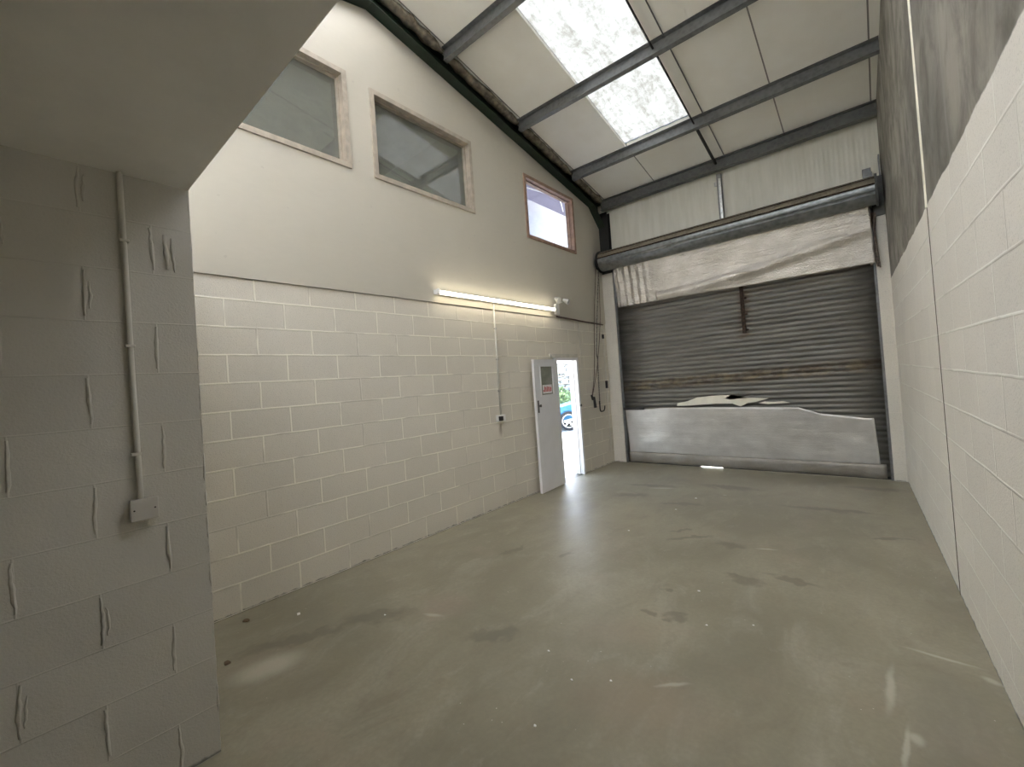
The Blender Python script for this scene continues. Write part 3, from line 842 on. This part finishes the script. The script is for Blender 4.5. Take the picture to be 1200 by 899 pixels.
def chain(pts, n, r=.0035):
    P = smooth_path(pts, n)
    for i, (a, b) in enumerate(zip(P, P[1:])):
        d = (b-a); m_ = (a+b)/2; L = d.length*.68; w = .009; dn = d.normalized()
        s_ = dn.orthogonal().normalized()
        if i % 2: s_ = dn.cross(s_)
        loop = [m_+dn*L*math.cos(q)+s_*w*math.sin(q) for q in [2*PI*k/8 for k in range(9)]]
        tube(bm, loop, r, 5, cap=False)
chain([(.06, 6.05, 3.62), (.05, 5.80, 2.25), (.05, 5.79, 1.95), (.05, 5.77, 1.5), (.05, 5.76, 1.12)], 20)
obj('chain_links', bm, M['chain'], t)
bm = BM(); tube(bm, smooth_path([(.05, 5.75, 1.20), (.05, 5.76, 1.04), (.05, 5.80, 1.01), (.05, 5.90, 1.02), (.05, 5.94, 1.10)], 6), .011, 8)
obj('hook', bm, M['dark_plastic'], t, smooth=True)
t = thing('shutter_conduit', 'thin dark conduit with a small switch down the left shutter corner', 'conduit', (.03, 6.1, .3))
bm = BM(); tube(bm, [(.03, 6.10, 2.55), (.03, 6.10, .25)], .009, 8); obj('pipe', bm, M['conduit'], t)
bm = BM(); box(bm, .012, .05, 6.085, 6.125, 1.42, 1.56, .005); obj('isolator', bm, M['dark_plastic'], t)
bm = BM(); box(bm, .015, .045, 6.08, 6.12, 2.36, 2.44, .005); obj('junction', bm, M['dark_plastic'], t)
ropeobj('brown_pipe', [(.030, 4.60, 2.672), (.030, 5.15, 2.655), (.030, 5.32, 2.645), (.030, 6.12, 2.625)], .013, M['brown_pipe'], 'dark brown pipe along the wall ledge between the emergency light and the corner', 'pipe')
ropeobj('wall_flex', [(.012, 5.27, 2.62), (.008, 5.29, 2.2), (.008, 5.27, 1.75)], .005, M['conduit'], 'thin pale cable dropping down the wall right of the door', 'cable')

# ------------------------------------------------------------------ lights and electrics on the left wall
t = thing('fluorescent_light', 'lit long fluorescent batten on the left wall above the blockwork', 'light', (.014, 3.3, 2.78))
bm = BM(); box(bm, .0145, .06, 2.11, 4.48, 2.745, 2.80, .004); obj('batten_body', bm, M['white_plastic'], t)
for yy_ in (2.115, 4.475):
    bm = BM(); box(bm, .055, .115, yy_-.012, yy_+.012, 2.735, 2.80, .004); obj('lamp_holder', bm, M['white_plastic'], t)
bm = BM(); tube(bm, [(.092, 2.125, 2.765), (.092, 4.465, 2.765)], .019, 16); obj('lamp_tube', bm, M['tube'], t, smooth=True, angle=40)
t = thing('emergency_light', 'small white twin-head emergency light at the end of the fluorescent batten', 'light', (.014, 4.62, 2.68))
bm = BM(); box(bm, .0145, .06, 4.56, 4.66, 2.70, 2.87, .006); obj('battery_box', bm, M['white_plastic'], t)
for sgn, yq in ((-1, 4.56), (1, 4.78)):
    bm = BM(); tube(bm, [(.05, 4.61, 2.87), (.06, (4.61+yq)/2, 2.90), (.08, yq, 2.93)], .008, 8)
    obj('arm', bm, M['white_plastic'], t)
    bm = BM(); tube(bm, [(.06, yq, 2.955), (.13, yq+.02*sgn, 2.915), (.15, yq+.025*sgn, 2.905)], [.022, .045, .048], 16)
    obj('lamp_head', bm, M['white_plastic'], t, smooth=True, angle=40)
t = thing('socket_outlet', 'white surface socket with a black plug below the fluorescent light', 'socket', (0, 3.12, 1.1))
bm = BM(); box(bm, .0, .042, 3.04, 3.19, 1.135, 1.225, .006); obj('back_box', bm, M['white_plastic'], t)
bm = BM(); box(bm, .042, .085, 3.045, 3.10, 1.15, 1.21, .008); obj('plug', bm, M['dark_plastic'], t)
bm = BM(); tube(bm, [(.014, 3.128, 2.74), (.014, 3.128, 1.22)], .0125, 10); obj('conduit', bm, M['conduit'], t, smooth=True)
for z_ in (1.55, 1.98, 2.4):
    bm = BM(); tube(bm, [(.002, 3.128, z_), (.030, 3.128, z_)], .017, 8); obj('saddle_clip', bm, M['grey_plastic'], t)
# foreground switch
t = thing('light_switch', 'grey blank switch plate with conduit on the foreground wall', 'switch', (XN, -.76, 1.2))
bm = BM(); box(bm, XN, XN+.032, -.803, -.715, 1.168, 1.256, .004); obj('back_box', bm, M['grey_plastic'], t)
bm = BM(); box(bm, XN+.032, XN+.037, -.805, -.713, 1.166, 1.258, .0025)
obj('face_plate', bm, M['grey_plastic'], t)
for yy_ in (-.793, -.725):
    bm = BM(); tube(bm, [(XN+.036, yy_, 1.212), (XN+.039, yy_, 1.212)], .0035, 8); obj('screw', bm, M['dark_plastic'], t)
bm = BM(); tube(bm, smooth_path([(XN+.014, -.778, 2.68), (XN+.013, -.774, 2.2), (XN+.014, -.772, 1.75), (XN+.014, -.766, 1.25)], 6), .0105, 12); obj('conduit', bm, M['conduit'], t, smooth=True)
for z_ in (1.45, 1.92, 2.38):
    bm = BM(); box(bm, XN, XN+.027, -.790, -.757, z_-.006, z_+.006, .003); obj('saddle_clip', bm, M['conduit'], t)

# ------------------------------------------------------------------ debris on the floor
def chip(x, y, s, mat, name, label, cat, group, seed):
    r = random.Random(seed); bm = BM()
    n = 7; c = [(x+s*math.cos(2*PI*k/n)*r.uniform(.6, 1.1), y+s*math.sin(2*PI*k/n)*r.uniform(.4, .9)) for k in range(n)]
    prism(bm, c, 2, 0.0002, s*.35)
    tag(obj(name, bm, mat), label, cat, group)
chips = [(2.31, .923, .009), (2.588, .43, .010), (2.563, .79, .008), (2.835, 2.10, .014), (1.842, 3.007, .012), (3.009, 1.688, .009), (2.742, .901, .008), (.451, .238, .022), (1.05, .60, .010), (2.02, 3.9, .013), (2.08, 4.45, .016), (3.25, 1.84, .008)]
for i, (x, y, s) in enumerate(chips):
    chip(x, y, s, M['paper'], 'paint_chip', 'tiny white paint chip lying on the concrete floor', 'paint chip', 'white paint chips on the floor', i)
for i, (x, y, s, lb) in enumerate([(.197, -.031, .028, 'dark leaf scrap on the floor close to the left block wall'), (.678, -.292, .030, 'dark leaf scrap on the floor nearest the foreground wall corner')]):
    chip(x, y, s, M['brown_edge'], 'leaf_scrap', lb, 'leaf scrap', 'leaf scraps by the foreground wall', 30+i)

# ------------------------------------------------------------------ outside
def ground_mat():
    m = NT('yard_concrete'); f = m.noise(m.pos, 1.5, 6)
    m.set(Base_Color=m.mix(m.ramp(f, .3, .7), (.40, .39, .36), (.50, .49, .46)), Roughness=.85); return m.m
bm = BM(); box(bm, -40, -.13, -20, 30, -.2, -.02); box(bm, -.13, 40, 6.5, 30, -.2, -.02)
struct(obj('ground', bm, ground_mat()), 'sunlit concrete yard outside')
def stone_mat():
    m = NT('drystone'); vo = m.n('ShaderNodeTexVoronoi'); vo.feature = 'DISTANCE_TO_EDGE'
    m.l(m.mapv(m.pos, scale=(2.2, 2.2, 5)), vo.inputs['Vector']); vo.inputs['Scale'].default_value = 1
    f = m.noise(m.pos, 3, 5)
    c = m.mix(m.ramp(f, .3, .7), (.34, .33, .30), (.55, .54, .5)); c = m.mix(m.ramp(vo.outputs[0], .0, .08), (.08, .08, .07), c)
    m.set(Base_Color=c, Roughness=.9, Normal=m.bump(vo.outputs[0], .8, .05)); return m.m
bm = BM()
rs = random.Random(11)
z = -.02
while z < 2.6:
    h = rs.uniform(.14, .24); x = -16
    while x < -2:
        w = rs.uniform(.3, .7); box(bm, x, x+w-.02, 15.6+rs.uniform(-.04, .04), 16.1, z, z+h-.02, .02); x += w
    z += h
tag(obj('stone_wall', bm, stone_mat()), 'pale drystone wall beyond the parked car', 'wall')
M['leaf'] = simple('leaf', (.24, .33, .14), .6, nscale=3, namt=.4)
def bush(x, y, z, rx, rz, n, label, seed):
    r = random.Random(seed); bm = BM()
    for i in range(n):
        a = r.uniform(0, 2*PI); e = math.acos(r.uniform(-.3, 1)); q = r.uniform(.65, 1)
        p = Vector((x+rx*q*math.sin(e)*math.cos(a), y+rx*q*.6*math.sin(e)*math.sin(a), z+rz*q*math.cos(e)))
        u = Vector((r.gauss(0, 1), r.gauss(0, 1), r.gauss(0, 1))).normalized(); v = u.orthogonal().normalized(); s = r.uniform(.05, .11)
        bm.faces.new([bm.verts.new(p+u*s), bm.verts.new(p+v*s*.5), bm.verts.new(p-u*s), bm.verts.new(p-v*s*.5)])
    tag(obj('bush', bm, M['leaf']), label, 'bush', 'bushes before the stone wall')
bush(-7.2, 14.7, .2, 1.0, 1.15, 2200, 'loose green bush seen through the side door above the car', 1)
bush(-9.6, 14.8, .1, 1.0, .8, 1400, 'low green bush left of the other, in front of the stone wall', 2)

# parked car (its front corner shows through the door)
ct = thing('car', 'blue hatchback parked in the yard, front wheel visible through the side door', 'car', (-3.75, 10.4, -.02))
M['car_blue'] = simple('car_paint', (.05, .20, .38), .25, .3, namt=.03)
M['tyre'] = simple('tyre', (.03, .03, .032), .8); M['alloy'] = simple('alloy', (.62, .63, .65), .35, .6, namt=.02); M['car_glass'] = simple('car_glass', (.03, .04, .045), .08)
cdir = Vector((.80, .60, 0)); cn = Vector((.60, -.80, 0))     # along the car towards its tail; side facing the door
org = Vector((-3.75, 10.4, -.02))
def cp(a, b, z): return org + cdir*a + cn*b + Vector((0, 0, z))    # b = 0 at the near side, negative = across
def cprism(bm, poly, b0, b1, inset=0):
    A = [bm.verts.new(cp(u, b0, z)) for u, z in poly]; B = [bm.verts.new(cp(u, b1, z)) for u, z in poly]; n = len(poly)
    for i in range(n): bm.faces.new((A[i], A[(i+1) % n], B[(i+1) % n], B[i]))
    f = [bm.faces.new(A[::-1]), bm.faces.new(B)]; bmesh.ops.triangulate(bm, faces=f)
def arch(c, r=.36, n=9): return [(c-r*math.cos(PI*k/(n-1)), .30+r*math.sin(PI*k/(n-1))) for k in range(n)]
bm = BM()
side = [(-.78, .35), (-.76, .25), (-.40, .22)] + arch(0) + [(.40, .22), (2.05, .22)] + arch(2.5) + [(2.95, .25), (3.2, .4), (3.22, .8), (3.12, .95), (.75, .93), (.2, .86), (-.35, .74), (-.70, .62)]
cprism(bm, side, .0, -1.68)
bmesh.ops.remove_doubles(bm, verts=bm.verts, dist=.001)
obj('body', bm, M['car_blue'], ct)
bm = BM(); cprism(bm, [(.65, .93), (1.35, 1.40), (2.6, 1.43), (3.12, .95)], -.12, -1.56); obj('cabin', bm, M['car_glass'], ct)
bm = BM(); cprism(bm, [(1.30, 1.40), (2.65, 1.43), (2.5, 1.47), (1.5, 1.46)], -.14, -1.54); obj('roof', bm, M['car_blue'], ct)
def wheel(a, b):
    bm = BM(); 
    def ring(r0, r1, b0, b1, seg=28):
        P = []
        for k in range(seg):
            q = 2*PI*k/seg
            P.append([bm.verts.new(cp(a+r*math.cos(q), bb, .31+r*math.sin(q))) for r, bb in ((r0, b0), (r1, b0), (r1, b1), (r0, b1))])
        for k in range(seg):
            for j in range(4): bm.faces.new((P[k][j], P[k][(j+1) % 4], P[(k+1) % seg][(j+1) % 4], P[(k+1) % seg][j]))
    ring(.215, .31, b, b-.19); w = obj('wheel', bm, M['tyre'], ct)
    bm = BM(); ring(.195, .222, b+.004, b-.18)
    for k in range(5):
        q = 2*PI*k/5+.3; c_, s_ = math.cos(q), math.sin(q)
        vs = []
        for r, hw in ((.02, .035), (.20, .025)):
            for sg in (-1, 1):
                for bb in (b-.02, b-.05): vs.append(bm.verts.new(cp(a+r*c_-sg*hw*s_, bb, .31+r*s_+sg*hw*c_)))
        for f in ((0, 1, 3, 2), (4, 6, 7, 5), (0, 4, 5, 1), (2, 3, 7, 6), (0, 2, 6, 4), (1, 5, 7, 3)): bm.faces.new([vs[i] for i in f])
    ring(.0, .05, b-.01, b-.06, 12)
    bmesh.ops.translate(bm, vec=-Vector(ct.location), verts=bm.verts); bmesh.ops.translate(bm, vec=Vector(ct.location), verts=bm.verts)
    obj('hub_cap', bm, M['alloy'], w)
for a in (0, 2.5):
    for b in (.01, -1.50): wheel(a, b)
bm = BM(); cprism(bm, [(-.73, .60), (-.42, .70), (-.45, .58), (-.70, .50)], .008, -.02); obj('headlight', bm, M['alloy'], ct)

# ------------------------------------------------------------------ light
w = bpy.data.worlds.new('sky'); bpy.context.scene.world = w; w.use_nodes = True
nt = w.node_tree; nt.nodes.clear()
sk = nt.nodes.new('ShaderNodeTexSky'); sk.sky_type = 'NISHITA'; sk.sun_disc = False
sk.sun_elevation = math.radians(52); sk.sun_rotation = math.radians(-10); sk.air_density = 1.2; sk.dust_density = 2.5
bg = nt.nodes.new('ShaderNodeBackground'); bg.inputs[1].default_value = .45
ou = nt.nodes.new('ShaderNodeOutputWorld'); nt.links.new(sk.outputs[0], bg.inputs[0]); nt.links.new(bg.outputs[0], ou.inputs[0])
sl = bpy.data.lights.new('sun', 'SUN'); sl.energy = 9; sl.angle = math.radians(.6); sl.color = (1, .96, .9)
so = bpy.data.objects.new('sun', sl); C.objects.link(so)
az, el = math.radians(-12), math.radians(55)      # azimuth from +y towards -x
sd = Vector((math.sin(az)*math.cos(el), math.cos(az)*math.cos(el), math.sin(el)))
so.rotation_euler = (-sd).to_track_quat('-Z', 'Y').to_euler()

# ------------------------------------------------------------------ camera
def rot(yaw, pitch, roll):
    f = Vector((math.sin(yaw)*math.cos(pitch), math.cos(yaw)*math.cos(pitch), math.sin(pitch)))
    r = Vector((math.cos(yaw), -math.sin(yaw), 0)); u = r.cross(f)
    return r*math.cos(roll)+u*math.sin(roll), -r*math.sin(roll)+u*math.cos(roll), f
r_, u_, f_ = rot(-0.6891320736, 0.0158071131, -0.0708682793)
cam = bpy.data.cameras.new('camera'); co = bpy.data.objects.new('camera', cam); C.objects.link(co)
mat = Matrix(((r_.x, u_.x, -f_.x, 3.944603), (r_.y, u_.y, -f_.y, -1.122602), (r_.z, u_.z, -f_.z, 1.641457), (0, 0, 0, 1)))
co.matrix_world = mat
cam.sensor_fit = 'HORIZONTAL'; cam.sensor_width = 36; cam.lens = 499.183/1200*36
cam.shift_x = -12.506/1200; cam.shift_y = -9.2226/1200; cam.clip_start = .02; cam.clip_end = 200
bpy.context.scene.camera = co

sc = bpy.context.scene
sc.view_settings.view_transform = 'Standard'; sc.view_settings.look = 'None'
sc.view_settings.exposure = 1.72; sc.view_settings.gamma = 1; sc.view_settings.use_curve_mapping = False
sc.cycles.max_bounces = 14; sc.cycles.diffuse_bounces = 10; sc.cycles.glossy_bounces = 4; sc.cycles.transmission_bounces = 8
sc.cycles.transparent_max_bounces = 12; sc.cycles.use_denoising = True; sc.cycles.sample_clamp_indirect = 8
sc.cycles.caustics_reflective = False; sc.cycles.caustics_refractive = False
